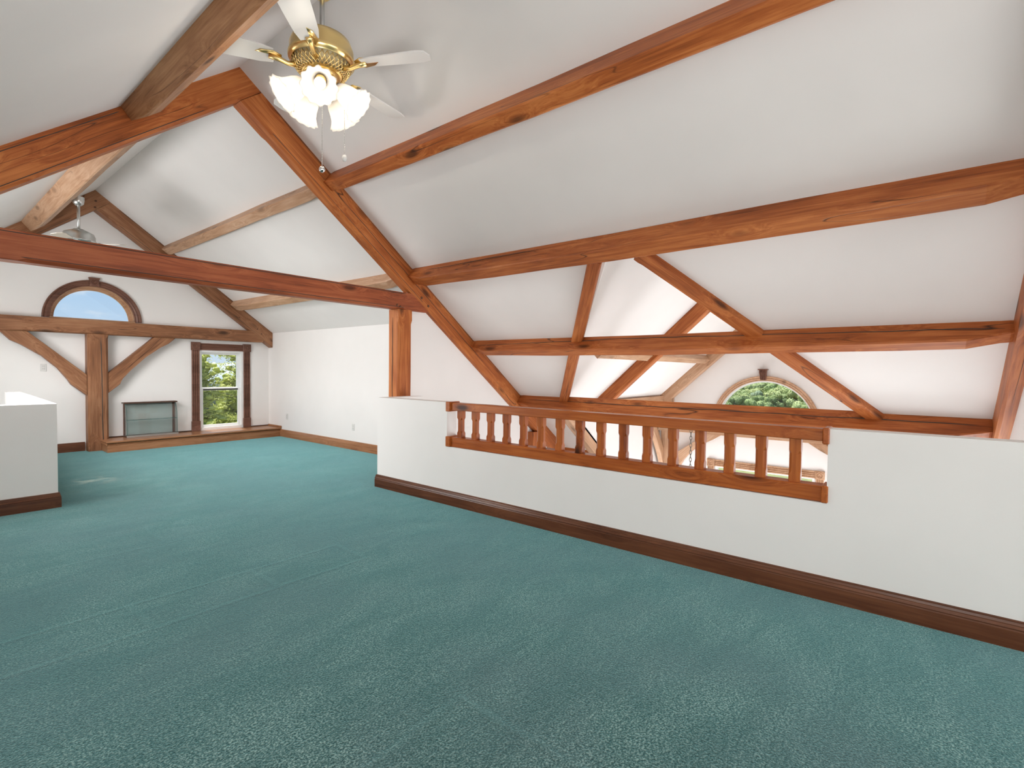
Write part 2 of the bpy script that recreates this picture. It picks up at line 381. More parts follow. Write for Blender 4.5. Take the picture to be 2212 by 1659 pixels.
# gable wall of the loft with the half-round window and the sash window
AX, AZ, AR = 2.11, 2.15, .555
struct('wall_gable', panel([(-1.1, -.2), (5.1, -.2), (5.1, zr(5.1)), (XR, ZR), (-1.1, zl(-1.1))],
       [arc(AX, AZ, AR), [(3.665, .2), (4.455, .2), (4.455, 1.71), (3.665, 1.71)]], 'y', 10.58, 10.76), PLASTER)
struct('wall_right', panel([(T1+.2, -.2), (10.6, -.2), (10.6, zr(4.97)+.03), (T1+.2, zr(4.97)+.03)], [], 'x', 4.97, 5.12), PLASTER)
struct('wall_left', panel([(-3.7, -.2), (10.6, -.2), (10.6, zl(-1)+.05), (-3.7, zl(-1)+.05)], [], 'x', -1.12, -1.0), PLASTER)
struct('wall_rear', panel([(-1.1, -3.2), (8.1, -3.2), (8.1, zr(8.1)), (XR, ZR), (-1.1, zl(-1.1))], [], 'y', -3.75, -3.62), PLASTER)
struct('wall_truss', panel([(4.15, -3.1), (8.1, -3.1), (8.1, zr(8.1)), (4.25, zr(4.25)-.12), (4.15, 2.3)], [], 'y', T1+.08, T1+.2), PLASTER)
struct('wall_truss', panel([(3.78, -3.1), (8.1, -3.1), (8.1, zr(8.1)), (3.78, zr(3.78)-.1)], [], 'y', T0-.2, T0-.1), PLASTER)
struct('wall_eave', panel([(YWL, -3.1), (T1+.1, -3.1), (T1+.1, zr(8.0)+.05), (YWL, zr(8.0)+.05)], [], 'x', 8.03, 8.15), PLASTER)
struct('wall_eave', panel([(T0-.1, -3.1), (YWR, -3.1), (YWR, zr(8.0)+.05), (T0-.1, zr(8.0)+.05)], [], 'x', 8.03, 8.15), PLASTER)
struct('wall_wing_left', panel([(XVW, zw(YWL)+.02), (8.05, -.2), (8.05, -3.1), (10.75, -3.1), (10.75, zw(YWL)+.02)], [], 'y', YWL, YWL+.12), PLASTER)
struct('wall_wing_right', panel([(XVW, zw(YWR)+.02), (8.05, -.2), (8.05, -3.1), (10.75, -3.1), (10.75, zw(YWR)+.02)], [], 'y', YWR-.12, YWR), PLASTER)
WCY, WCZ, WR = 2.275, .38, .87
struct('wall_wing_gable', panel([(YWR-.1, -3.1), (YWL+.1, -3.1), (YWL+.1, zw(YWL+.1)), (YC, ZW), (YWR-.1, zw(YWR-.1))],
       [arc(WCY, WCZ, WR), [(1.385, -1.95), (3.175, -1.95), (3.175, -.535), (1.385, -.535)]], 'x', XW, XW+.18), PLASTER)
struct('wall_below', panel([(-3.7, -3.1), (T1+.1, -3.1), (T1+.1, -.24), (-3.7, -.24)], [], 'x', 3.6, 3.72), PLASTER)
struct('floor', nbox((3.6, -3.7, -3.1), (10.8, 5.3, -3.0)), plain('great_room_floor', (.5, .47, .44), .5))
# half wall with the railing opening, and its return to the post
HW = 1.06
struct('wall_half', panel([(-3.6, 0), (4.95, 0), (4.95, HW), (3.768, HW), (3.768, .60), (.408, .60), (.408, HW), (-3.6, HW)], [], 'x', 3.605, 3.74), PLASTER)
struct('wall_half', nbox((3.74, 4.82, 0), (4.2, 4.95, HW)), PLASTER)
# stair wall on the left
struct('wall_stair', panel([(-1.0, 6.545), (1.01, 6.545), (1.125, 9.8), (.972, 9.8), (.872, 6.68), (-1.0, 6.68)], [], 'z', 0, 1.02), PLASTER)
board('baseboard_half_wall', BASE, (3.605, 4.95, 0), (3.605, -3.6, 0), (-1, 0, 0), W_BASE, miter=(1, 0))
board('baseboard_half_end', BASE, (3.74, 4.95, 0), (3.605, 4.95, 0), (0, 1, 0), W_BASE, miter=(0, 1))
board('baseboard_right', BASE, (4.97, 10.05, 0), (4.97, 5.15, 0), (-1, 0, 0), W_SEAT)
board('baseboard_gable', BASE, (-.95, 10.58, 0), (1.97, 10.58, 0), (0, -1, 0), W_BASE)
board('baseboard_stair', BASE, (-.95, 6.545, 0), (1.01, 6.545, 0), (0, -1, 0), W_BASE, miter=(0, 1))
board('baseboard_stair_side', BASE, (1.01, 6.545, 0), (1.125, 9.8, 0), (1, -.035, 0), W_BASE, miter=(1, 0))

# ------------------------------------------------------------------ timber frame
BW = .17                                                       # truss timber thickness
def truss(yf, mat, nm, where, xe, tail, peg_on=True):
    yc = yf + BW/2
    # left rafter runs through to the right roof plane, the right one butts under it
    l = beam('rafter', (XR+.30, yc, ZR+.30*SL), (-.9, yc, zl(-.9)), NL, BW, .265, mat, top=.02, ch=(.022, .022, .008, .008), stop=(.55, .6),
             cuts=[((XR, yc, ZR+.02), NR)], wob=.002, label='left slope rafter of the ' + where, cat='rafter')
    dl = V((-cL, 0, -SL*cL)); ql = V((XR, yc, ZR)) - NL*.247
    r = beam('rafter', (XR, yc, ZR), (xe, yc, zr(xe)), NR, BW, .265, mat, top=.02, ch=(.024, .024, .008, .008), stop=(.52, .6),
             cuts=[(ql, NL)] + tail, wob=.002, label='right slope rafter of the ' + where, cat='rafter')
    return l, r
tl, tr = truss(T1, W_BEAM, 'rafter', 'near truss, over the tie beam behind the ceiling fan', 7.98, [])
gl, gr = truss(TG, W_FAR, 'rafter', 'gable truss against the far window wall', 5.2,
               [((4.965, 0, 0), (1, 0, 0)), ((4.9, 0, 1.815), (-.25, 0, -1))])
t0 = beam('rafter', (XR, T0-BW/2, ZR), (7.98, T0-BW/2, zr(7.98)), NR, BW, .265, W_BEAM, top=.02, ch=(.024, .024, .008, .008), stop=(.5, .6),
          label='orange rafter cut off by the right edge of the picture', cat='rafter')
for z_, dx in ((2.33, 0), (2.235, .115)): peg(tr, (4.36+dx, T1, z_), (0, -1, 0))
for x_, z_ in ((2.11, 4.06), (2.10, 3.955)): peg(gl, (x_, TG, z_), (0, -1, 0))
for x_, z_ in ((4.66, 2.17), (4.74, 2.08)): peg(gr, (x_, TG, z_), (0, -1, 0), .013)
tie = beam('tie_beam', (-.1, T1+.02+.08, 2.37), (4.48, T1+.02+.08, 2.37), (0, 0, 1), .16, .22, W_TIE, ch=(.026, .026, .018, .018), stop=(.68, .36),
           wob=.002, label='long horizontal reddish tie beam crossing the left half of the loft', cat='beam')
for x_ in (3.95, 4.0): peg(tie, (x_+.03, T1+.02, 2.20 - (x_-3.95)*.3), (0, -1, 0), .013)
beam('tie_beam', (-.9, TG+.09, 2.13), (4.78, TG+.09, 2.13), (0, 0, 1), .18, .222, W_FAR, ch=(.016, .0, .0, .0), stop=(1.95, 1.1),
     label='tie beam on the far wall under the half-round window', cat='beam')
post = beam('post', (4.105, T1+.11, -.25), (4.105, T1+.11, 2.152), (0, 1, 0), .215, .2, W_BEAM, top=.1, ch=(.026, .026, .0, .0), stop=(.3, .13),
            label='square post standing behind the end of the half wall', cat='post')
gp = beam('post', (2.118, TG+.09, 0), (2.118, TG+.09, 1.91), (0, 1, 0), .268, .18, W_FAR, top=.09, ch=(.03, .03, .0, .0), stop=(.02, .02), wob=.002,
     label='thick post on the far wall between two curved braces', cat='post')
def crack(parent, side, depth, pts, r=.0035):
    """long drying check: dark sliver along the given face (side +1/-1 across local y), pts = (x, z) in the timber's own axes"""
    bm = tube(bmesh.new(), [(x, side*depth, z) for x, z in pts], [.0008] + [r]*(len(pts)-2) + [.0008], 6)
    return obj('crack', bm, DARKGAP, parent)
def wander(x0, x1, z0, z1, n, amp, seed):
    r = random.Random(seed); return [(x0+(x1-x0)*i/n, z0+(z1-z0)*i/n + r.uniform(-amp, amp)) for i in range(n+1)]
def brace(name, poly, axis, a, b, m, label, cat='brace'):
    cx = sum(p[0] for p in poly)/len(poly); cz = sum(p[1] for p in poly)/len(poly)
    # local x along the brace so that the grain follows it
    (u0, v0), (u1, v1) = max(((p, q) for p in poly for q in poly), key=lambda t: (t[0][0]-t[1][0])**2 + (t[0][1]-t[1][1])**2)
    ang = math.atan2(v1-v0, u1-u0); ca, sa = math.cos(ang), math.sin(ang)
    loc = [((u-cx)*ca + (v-cz)*sa, -(u-cx)*sa + (v-cz)*ca) for u, v in poly]
    bm = prism(loc, 'y', -(b-a)/2, (b-a)/2, .006)
    ex = V((ca, 0, sa)) if axis == 'y' else V((0, ca, sa)); ez = V((-sa, 0, ca)) if axis == 'y' else V((0, -sa, ca))
    ey = ez.cross(ex); c = V((cx, (a+b)/2, cz)) if axis == 'y' else V(((a+b)/2, cx, cz))
    M = Matrix.Translation(c) @ Matrix((ex, ey, ez)).transposed().to_4x4()
    return setp(obj(name, bm, m, None, M), label, cat)
brace('knee_brace', [(2.905, 1.908), (2.255, 1.27), (2.255, .944), (2.412, 1.088), (2.444, 1.185), (2.554, 1.315), (2.787, 1.561), (3.0, 1.73), (3.119, 1.802), (3.23, 1.908)],
      'y', TG+.03, TG+.15, W_FAR, 'curved brace on the far wall from the post towards the sash window')
brace('knee_brace', [(1.285, 1.908), (1.981, 1.247), (1.981, .91), (1.788, 1.092), (1.748, 1.171), (1.636, 1.353), (1.452, 1.535), (1.223, 1.702), (1.106, 1.765), (.985, 1.908)],
      'y', TG+.03, TG+.15, W_FAR, 'curved brace on the far wall left of its post, above the wall outlet')

def purlin(x, ya, yb, w, h, m, label, taps=(.07, .07), side='R', x2=None, sag=0.0):
    x2 = x if x2 is None else x2
    if side == 'R':                       # reference line = upper arris at the ceiling
        t = V((cR, 0, -SR*cR)); n = NR; z = zr
    else:
        t = V((cL, 0, SL*cL)); n = NL; z = zl
    a = V((x, ya, z(x))) + t*(w/2); b = V((x2, yb, z(x2))) + t*(w/2)
    return beam('purlin', a, b, n, w, h+.02, m, top=.02, ch=(.012, .012, 0, 0), stop=(.02, .02), tap=taps, taplen=.27, sag=sag, wob=.004, label=label, cat='purlin')
yb = T1
purlin(3.05, T0, T1, .125, .215, W_BEAM, 'purlin highest on the right roof slope, running past the ceiling fan', sag=.02)
p2 = purlin(4.20, T0, T1, .15, .20, W_BEAM, 'second purlin down the right slope, meeting the rafter at the tie beam', sag=.025)
p3 = purlin(5.36, T0, T1, .12, .185, W_BEAM, 'third purlin down, spanning across the opening to the wing', sag=.025)
p4 = purlin(6.48, T0, T1, .13, .21, W_BEAM, 'lowest purlin, seen just above the railing, with a long crack', sag=.0)
purlin(3.06, T1+BW, TG, .13, .15, W_PALE, 'pale purlin in the far bay, upper of two on the right slope')
purlin(4.20, T1+BW, TG, .14, .16, W_PALE, 'pale purlin in the far bay, low behind the tie beam')
purlin(1.165, -3.5, T1, .135, .165, W_MID, 'big purlin on the left roof slope at the top left, beside the fan', taps=(0, .05), side='L', x2=1.19)
purlin(1.235, T1+BW, TG, .14, .19, W_PALE, 'pale purlin on the left slope carrying the distant fan', side='L', taps=(.05, .03))
crack(p3, 1, .061, wander(.05, 3.3, -.075, -.05, 14, .006, 1)); crack(p3, 1, .061, wander(3.2, 5.5, -.055, -.09, 10, .005, 2), .003)
crack(p4, 1, .066, wander(.1, 4.4, -.075, -.075, 18, .007, 3), .0045); crack(p4, 1, .066, wander(4.3, 5.4, -.068, -.075, 6, .004, 4), .003)
crack(p2, 1, .076, wander(3.6, 5.3, -.06, -.075, 8, .005, 5), .003)
o = obj('crack', tube(bmesh.new(), [(x, y, -.09) for x, y in wander(.03, 1.88, .055, .038, 14, .003, 6)], [.001] + [.0055]*13 + [.001], 6), DARKGAP, gp)
o = obj('crack', tube(bmesh.new(), [(x, -.108, y) for x, y in wander(.9, 2.3, .03, .02, 10, .004, 7)], [.001] + [.004]*9 + [.001], 6), DARKGAP, post)
def groove(par, side, depth, z, x0, x1): 
    o = crack(par, side, depth, [(x0, z), (x0+.02, z), (x1-.02, z), (x1, z)], .0028); o.name = 'groove'
groove(tie, -1, .08, -.19, .70, 4.20); groove(tie, -1, .08, -.018, .3, 4.22)
groove(tr, -1, .085, -.218, .55, 3.0); groove(tl, 1, .085, -.218, .95, 2.9); groove(gr, -1, .085, -.218, .55, 3.3); groove(gl, 1, .085, -.218, .95, 2.9)
groove(tr, -1, .085, -.012, .4, 6.0); groove(gr, -1, .085, -.012, .4, 3.4); groove(tl, 1, .085, -.03, 1.6, 3.4)
crack(tr, -1, .086, wander(1.1, 4.4, -.11, -.12, 14, .004, 8), .003)
# valley rafters of the wing opening
def valley(sgn, label):
    a = V((XAP+.28, YC+sgn*.28*.816, zr(XAP+.28))); b = V((XVW+.05, YC+sgn*(XVW+.05-XAP)*.816, zr(XVW+.05)))
    return beam('valley_rafter', a, b, NR, .135, .10, W_BEAM, top=.02, ch=(.012, .012, 0, 0), stop=(.05, .05), label=label, cat='rafter')
valley(1, 'left valley rafter of the inverted V around the wing opening')
valley(-1, 'right valley rafter of the inverted V around the wing opening')
beam('jack_rafter', (6.75, YWL-.02, zr(6.75)), (7.98, YWL-.02, zr(7.98)), NR, .13, .16, W_PALE, top=.02, label='short pale rafter at the wing corner, seen between the balusters', cat='rafter')
beam('eave_plate', (7.93, YWL+.05, .07), (7.93, T1, .07), (0, 0, 1), .16, .18, W_BEAM, label='horizontal eave plate seen low through the balusters', cat='beam')
beam('post', (6.91, T1+.04, -3), (6.91, T1+.04, .35), (0, 1, 0), .21, .16, W_BEAM, top=.08, label='orange post under the rafter foot, seen through the balusters', cat='post')
# wing trusses
def wing_truss(x, mat, d, where, w=.16):
    for sgn, nm in ((1, 'left'), (-1, 'right')):
        n = V((0, sgn*SW, 1)).normalized(); ye = YWL-.02 if sgn > 0 else YWR+.02
        cuts = [((x, YC, ZW), (0, -sgn, 0))]
        beam('rafter', (x+w/2, YC-sgn*.2, ZW+.2*SW), (x+w/2, ye, zw(ye)), n, w, d+.02, mat, top=.02, ch=(.015, .015, 0, 0), stop=(.3, .25), cuts=cuts,
             label='%s rafter of the %s' % (nm, where), cat='rafter')
wing_truss(7.62, W_BEAM, .20, 'middle truss across the wing')
wing_truss(10.46, W_PALE, .21, 'pale truss against the wing gable wall')
for y_, nm, a, b in ((3.40, 'left', 6.0, 7.62), (3.40, 'left', 7.78, 10.46), (1.12, 'right', 5.9, 7.62), (1.12, 'right', 7.78, 10.46)):
    sgn = 1 if y_ > YC else -1
    n = V((0, sgn*SW, 1)).normalized()
    beam('purlin', (a, y_, zw(y_)), (b, y_, zw(y_)), n, .13, .15, W_PALE, top=.02, ch=(.01, .01, 0, 0), stop=(.02, .02),
         label='pale %s slope purlin of the wing, %s bay' % (nm, 'near' if a < 7 else 'gable'), cat='purlin')
beam('eave_plate', (7.78, YWL-.07, .88), (10.46, YWL-.07, .88), (0, 0, 1), .12, .17, W_PALE, label='pale plate along the left eave of the wing', cat='beam')
beam('eave_plate', (7.78, YWR+.07, .88), (10.46, YWR+.07, .88), (0, 0, 1), .12, .17, W_PALE, label='pale plate along the right eave of the wing', cat='beam')
beam('tie_beam', (XW-.08, YWR+.03, .35), (XW-.08, YWL-.03, .35), (0, 0, 1), .16, .22, W_PALE, label='tie beam on the wing gable wall under the half-round window', cat='beam')
for y_, nm in ((4.165, 'left'), (.36, 'right')):
    beam('post', (XW-.08, y_, -3), (XW-.08, y_, .85), (-1, 0, 0), .225, .16, W_PALE, top=.08, ch=(.02, .02, .02, .02), stop=(.3, .3), label='%s post of the wing gable wall seen through the balusters' % nm, cat='post')
LB = [(4.06, -.80), (4.06, -.40), (3.31, .13), (3.03, .13), (3.20, .02), (3.42, -.10), (3.64, -.27), (3.80, -.46), (3.90, -.68)]
brace('knee_brace', LB, 'x', XW-.13, XW-.03, W_PALE, 'curved brace left of the wide window in the wing')
brace('knee_brace', [(2*2.265-u, v) for u, v in LB][::-1], 'x', XW-.13, XW-.03, W_PALE, 'curved brace right of the wide window in the wing')
brace('knee_brace', [(10.46, -.62), (10.46, -.25), (9.75, .71), (9.45, .71), (9.75, .35), (10.1, -.05), (10.3, -.33)], 'y', YWL-.16, YWL-.06, W_PALE, 'brace along the wing wall beside the gable post')

# ------------------------------------------------------------------ railing
rail = thing('balustrade', 'orange wooden railing with sixteen chamfered balusters set in the half wall', 'railing', (3.68, 2.09, .6))
def rl(o): o.matrix_basis = Matrix.Translation(-rail.location) @ o.matrix_basis; return o
rl(beam('top_rail', (3.675, .42, 1.055), (3.675, 3.755, 1.055), (0, 0, 1), .115, .075, W_RAIL, ch=(.004, .004, .006, .006), stop=(0, 0), wob=.001, parent=rail))
rl(beam('bottom_rail', (3.675, .42, .70), (3.675, 3.755, .70), (0, 0, 1), .115, .097, W_RAIL, ch=(.004, .004, .006, .006), stop=(0, 0), wob=.001, parent=rail))
bal = None
for i in range(16):
    y_ = 3.634 - i*.2027
    if bal is None:
        bal = beam('baluster', (3.68, y_, .695), (3.68, y_, .985), (0, 1, 0), .06, .068, W_RAIL, top=.034, ch=(.017,)*4, stop=(.05, .08), ctr=.022, wob=0, parent=rail); rl(bal)
    else:
        o = bal.copy(); C.objects.link(o); o.parent = rail; o.matrix_basis = Matrix.Translation((0, -i*.2027, 0)) @ bal.matrix_basis
for y0, y1 in ((3.722, 3.776), (.40, .437)):
    for z0, z1 in ((.965, 1.066), (.602, .708)):
        rl(obj('end_block', nbox((3.588, y0, z0), (3.75, y1, z1), .006), W_RAIL, rail, Matrix()))

# ------------------------------------------------------------------ windows
def winobj(name, label, loc):
    o = bpy.data.objects.new(name, None); o.empty_display_size = .1; C.objects.link(o); o.location = loc; o['kind'] = 'structure'; o['label'] = label
    return o
def ring(prof, cx, cz, axis, t0, sgn, n=40, a0=0.0, a1=PI):
    """half-round moulding: prof = (radius, depth from the wall face)"""
    bm = bmesh.new(); rows = []
    for i in range(n+1):
        a = a0 + (a1-a0)*i/n; row = []
        for r, d in prof:
            u, v, t = cx + r*math.cos(a), cz + r*math.sin(a), t0 + sgn*d
            row.append(bm.verts.new((u, t, v) if axis == 'y' else (t, u, v)))
        rows.append(row)
    k = len(prof)
    for q, s in zip(rows, rows[1:]):
        for j in range(k): bm.faces.new((q[j], q[(j+1) % k], s[(j+1) % k], s[j]))
    bm.faces.new(rows[0][::-1]); bm.faces.new(rows[-1])
    return bm
def at(o, parent): o.parent = parent; o.matrix_basis = Matrix.Translation(-parent.location) @ o.matrix_basis; return o
def rosette(bm, c, s, axis, out, dep=.032):
    """square block with a turned bullseye"""
    cx, cz = c
    if axis == 'y':
        box(bm, (cx-s, out[0]-dep, cz-s), (cx+s, out[0], cz+s), .003)
        M = Matrix.Translation((cx, out[0]-dep, cz)) @ Matrix.Rotation(PI/2, 4, 'X')
    else:
        box(bm, (out[0]-dep, cx-s, cz-s), (out[0], cx+s, cz+s), .003)
        M = Matrix.Translation((out[0]-dep, cx, cz)) @ Matrix.Rotation(-PI/2, 4, 'Y')
    lathe(bm, [(s*.86, -.004), (s*.80, .009), (s*.66, .010), (s*.58, .001), (s*.46, .001), (s*.36, .010), (s*.24, .008), (s*.14, .002), (.001, .002)], 24, M)
    return bm
CP = lambda r0, w, f=1.0: [(r0, 0), (r0, .018*f), (r0+w*.12, .022*f), (r0+w*.2, .014*f), (r0+w*.34, .020*f), (r0+w*.46, .026*f), (r0+w*.58, .018*f), (r0+w*.7, .020*f), (r0+w*.84, .034*f), (r0+w, .034*f), (r0+w, 0)]
# window 1: half-round in the far gable
w1 = winobj('window_1', 'half-round window with a dark moulded casing above the far tie beam', (AX, 10.58, AZ))
at(obj('casing', ring(CP(.545, .10), AX, AZ, 'y', 10.58, -1), W_CASE, None, Matrix()), w1)
bm = rosette(bmesh.new(), (AX, AZ+.615), .064, 'y', (10.58,), .045); box(bm, (AX-.075, 10.53, AZ+.672), (AX+.075, 10.58, AZ+.69), .003)
at(obj('keystone', bm, W_CASE, None, Matrix()), w1)
at(obj('jamb', ring([(.555, 0), (.535, 0), (.535, .055), (.52, .055), (.52, .075), (.505, .075), (.505, .10), (.49, .10), (.49, .135), (.555, .135)], AX, AZ, 'y', 10.58, 1), W_PALE, None, Matrix()), w1)
at(obj('sill', nbox((AX-.555, 10.56, AZ-.03), (AX+.555, 10.72, AZ+.012)), W_PALE, None, Matrix()), w1)
at(obj('pane', prism(arc(AX, AZ, .50), 'y', 10.685, 10.691), GLASS, None, Matrix()), w1)
# window 2: sash window
def flutes(bm, a, b, fixed, axis, vert, yface, sgn, th=.03):
    """casing board with three round flutes; runs from a to b across (width) and along 'vert' range"""
    w = b-a; prof = []
    prof.append((0, 0)); prof.append((0, .024))
    for k in range(3):
        c0 = w*(.14+.26*k)
        prof += [(c0, .026), (c0+w*.05, .012), (c0+w*.10, .009), (c0+w*.15, .012), (c0+w*.20, .026)]
    prof += [(w, .024), (w, 0)]
    A = []; B = []
    for u, d in prof:
        def P(t): 
            q = {'v': (a+u, t), 'h': (t, a+u)}[axis]
            return q
        for lst, t in ((A, vert[0]), (B, vert[1])):
            U, Z = P(t)
            lst.append(bm.verts.new((U, yface + sgn*d, Z) if fixed == 'y' else (yface + sgn*d, U, Z)))
    n = len(prof); bm.faces.new(A); bm.faces.new(B[::-1])
    for i in range(n): bm.faces.new([A[i], A[(i+1) % n], B[(i+1) % n], B[i]])
    return bm
w2 = winobj('window_2', 'white double-hung sash window in fluted brown casing with corner rosettes', (4.06, 10.58, .2))
xl0, xl1, xr0, xr1 = 3.525, 3.665, 4.455, 4.59
for a, b in ((xl0, xl1), (xr0, xr1)):
    at(obj('side_casing', flutes(bmesh.new(), a+.006, b-.006, 'y', 'v', (.36, 1.71), 10.58, -1), W_CASE, None, Matrix()), w2)
    at(obj('plinth_block', nbox((a-.004, 10.545, .18), (b+.004, 10.58, .37), .004), W_CASE, None, Matrix()), w2)
    at(obj('rosette_block', rosette(bmesh.new(), ((a+b)/2, 1.785), .077, 'y', (10.58,), .036), W_CASE, None, Matrix()), w2)
at(obj('head_casing', flutes(bmesh.new(), 1.715, 1.845, 'y', 'h', (3.67, 4.445), 10.58, -1), W_CASE, None, Matrix()), w2)
bm = bmesh.new()
for a, b in (((3.665, 10.585, .2), (3.70, 10.74, 1.71)), ((4.42, 10.585, .2), (4.455, 10.74, 1.71)), ((3.70, 10.585, 1.675), (4.42, 10.74, 1.71)), ((3.70, 10.585, .185), (4.42, 10.74, .235))): box(bm, a, b, .004)
at(obj('frame', bm, VINYL, None, Matrix()), w2)
def sash(name, z0, z1, y0, y1, st=.045):
    bm = bmesh.new()
    for a, b in (((3.70, y0, z0), (3.70+st, y1, z1)), ((4.42-st, y0, z0), (4.42, y1, z1)), ((3.70+st, y0, z0), (4.42-st, y1, z0+st)), ((3.70+st, y0, z1-st), (4.42-st, y1, z1))): box(bm, a, b, .003)
    s = at(obj(name, bm, VINYL, None, Matrix()), w2)
    p = obj('pane', nbox((3.70+st, (y0+y1)/2-.003, z0+st), (4.42-st, (y0+y1)/2+.003, z1-st)), GLASS, s, Matrix())
    return s
sash('upper_sash', .955, 1.68, 10.685, 10.725); sash('lower_sash', .232, .985, 10.635, 10.675)
at(obj('meeting_rail', nbox((3.745, 10.632, .945), (4.375, 10.684, .972)), DARKGAP, None, Matrix()), w2)
# window 3: half-round in the wing gable
w3 = winobj('window_3', 'large half-round window in the wing gable with an orange casing', (XW, WCY, WCZ))
at(obj('casing', ring(CP(.865, .095), WCY, WCZ, 'x', XW, -1, 48), W_PALE, None, Matrix()), w3)
at(obj('jamb', ring([(.87, 0), (.85, 0), (.85, .06), (.835, .06), (.835, .13), (.87, .13)], WCY, WCZ, 'x', XW, 1, 48), VINYL, None, Matrix()), w3)
at(obj('pane', prism(arc(WCY, WCZ, .84), 'x', XW+.09, XW+.096), GLASS, None, Matrix()), w3)
kb = bmesh.new()
for k in range(5):
    u0 = -.068 + k*.0272; A = []
    for (f, d, z) in ((1.0, .085, 1.455), (1.0, .09, 1.40), (.86, .06, 1.33), (.76, .045, 1.27), (.76, 0, 1.26), (1.0, 0, 1.46)):
        A.append([kb.verts.new((XW-d - (.012 if t else 0), WCY+.02+(u0+.0272*q)*f, z)) for q, t in ((.08, 0), (.3, 1), (.7, 1), (.92, 0))])
    for q, s in zip(A, A[1:] + A[:1]):
        for j in range(3): kb.faces.new((q[j], q[j+1], s[j+1], s[j]))
    kb.faces.new([r[0] for r in A]); kb.faces.new([r[3] for r in A][::-1])
box(kb, (XW-.11, WCY-.065, 1.455), (XW, WCY+.105, 1.475), .003)
at(obj('keystone', kb, W_CASE, None, Matrix()), w3)
# window 4: wide window below it
w4 = winobj('window_4', 'wide window low in the wing gable, seen between the last balusters', (XW, 2.28, -1.95))
for a, b in ((1.24, 1.385), (3.175, 3.32)):
    at(obj('side_casing', flutes(bmesh.new(), a+.008, b-.008, 'x', 'v', (-1.95, -.535), XW, -1), W_PALE, None, Matrix()), w4)
    at(obj('rosette_block', rosette(bmesh.new(), ((a+b)/2, -.458), .077, 'x', (XW,), .036), W_PALE, None, Matrix()), w4)
at(obj('head_casing', flutes(bmesh.new(), -.525, -.39, 'x', 'h', (1.39, 3.17), XW, -1), W_PALE, None, Matrix()), w4)
bm = bmesh.new()
for a, b in (((XW+.01, 1.385, -1.95), (XW+.13, 1.435, -.535)), ((XW+.01, 3.125, -1.95), (XW+.13, 3.175, -.535)), ((XW+.03, 1.435, -.556), (XW+.13, 3.125, -.535)), ((XW+.01, 1.435, -1.95), (XW+.13, 3.125, -1.89))): box(bm, a, b, .004)
at(obj('frame', bm, VINYL, None, Matrix()), w4)
at(obj('pane', nbox((XW+.08, 1.435, -1.89), (XW+.086, 3.125, -.556)), GLASS, None, Matrix()), w4)

# ------------------------------------------------------------------ window seat
seat = thing('window_seat', 'low wooden bench along the far wall under the sash window', 'bench', (3.55, 10.3, 0))
at(obj('seat_board', nbox((2.13, 10.02, .152), (4.965, 10.578, .18), .007), W_SEAT, None, Matrix()), seat)
at(board('front_moulding', [(0, .112), (.014, .112), (.016, .122), (.008, .130), (.016, .138), (.026, .148), (.026, .152), (0, .152)], (2.15, 10.06, 0), (4.965, 10.06, 0), (0, -1, 0), W_SEAT, seat), seat)
at(board('front_board', [(0, 0), (.012, 0), (.012, .10), (.009, .112), (0, .112)], (2.15, 10.06, 0), (4.965, 10.06, 0), (0, -1, 0), W_SEAT, seat), seat)
at(obj('end_panel', nbox((2.15, 10.06, 0), (2.17, 10.40, .152), .002), W_SEAT, None, Matrix()), seat)
at(obj('end_moulding', nbox((2.135, 10.045, .116), (2.15, 10.40, .148), .005), W_SEAT, None, Matrix()), seat)
for a, b in ((2.26, 3.52), (4.595, 4.965)): at(obj('back_trim', nbox((a, 10.56, .18), (b, 10.58, .20), .004), W_DARK, None, Matrix()), seat)
at(obj('end_trim', nbox((4.945, 10.02, .18), (4.968, 10.56, .215), .004), W_SEAT, None, Matrix()), seat)

# ------------------------------------------------------------------ glass display case
case = thing('display_case', 'small countertop display case with curved glass front on the window seat', 'display case', (2.86, 10.46, .18))
cx0, cx1, cy0, cy1 = 2.475, 3.235, 10.35, 10.555
P_ = lambda o: at(o, case)
P_(obj('base', nbox((cx0, cy0, .18), (cx1, cy1, .205), .004), W_DARK, None, Matrix()))
P_(obj('top', nbox((cx0-.02, cy1-.13, .752), (cx1+.015, cy1+.012, .775), .004), W_DARK, None, Matrix()))
for x_ in (cx0, cx1-.03):
    P_(obj('back_stile', nbox((x_, cy1-.03, .205), (x_+.03, cy1, .752), .003), W_CASE, None, Matrix()))
prof = [(cy0+.008, .207), (cy0+.015, .40), (cy0+.03, .58), (cy0+.055, .68), (cy0+.085, .725), (cy0+.115, .75)]
bm = bmesh.new(); rows = [[bm.verts.new((x, y, z)) for x in (cx0+.012, cx1-.012)] + [bm.verts.new((x, y+.005, z)) for x in (cx1-.012, cx0+.012)] for y, z in prof]
for q, s in zip(rows, rows[1:]):
    for j in range(4): bm.faces.new((q[j], q[(j+1) % 4], s[(j+1) % 4], s[j]))
bm.faces.new(rows[0]); bm.faces.new(rows[-1])
P_(obj('curved_glass', bm, CASEGLASS, None, Matrix()))
for x_ in (cx0+.006, cx1-.012):
    P_(obj('side_glass', prism([(y, z) for y, z in prof] + [(cy1-.03, .75), (cy1-.03, .207)], 'x', x_, x_+.005), CASEGLASS, None, Matrix()))
    P_(obj('glass_edge', tube(bmesh.new(), [(x_+.002, y-.001, z) for y, z in prof], .0035, 5), GLASSEDGE, None, Matrix()))
P_(obj('back_glass', nbox((cx0+.03, cy1-.02, .205), (cx1-.03, cy1-.014, .752)), glass('back_glass', (.95, .985, .982), .1), None, Matrix()))
sh = P_(obj('shelf', nbox((cx0+.012, cy0+.03, .47), (cx1-.012, cy1-.03, .476)), CASEGLASS, None, Matrix()))
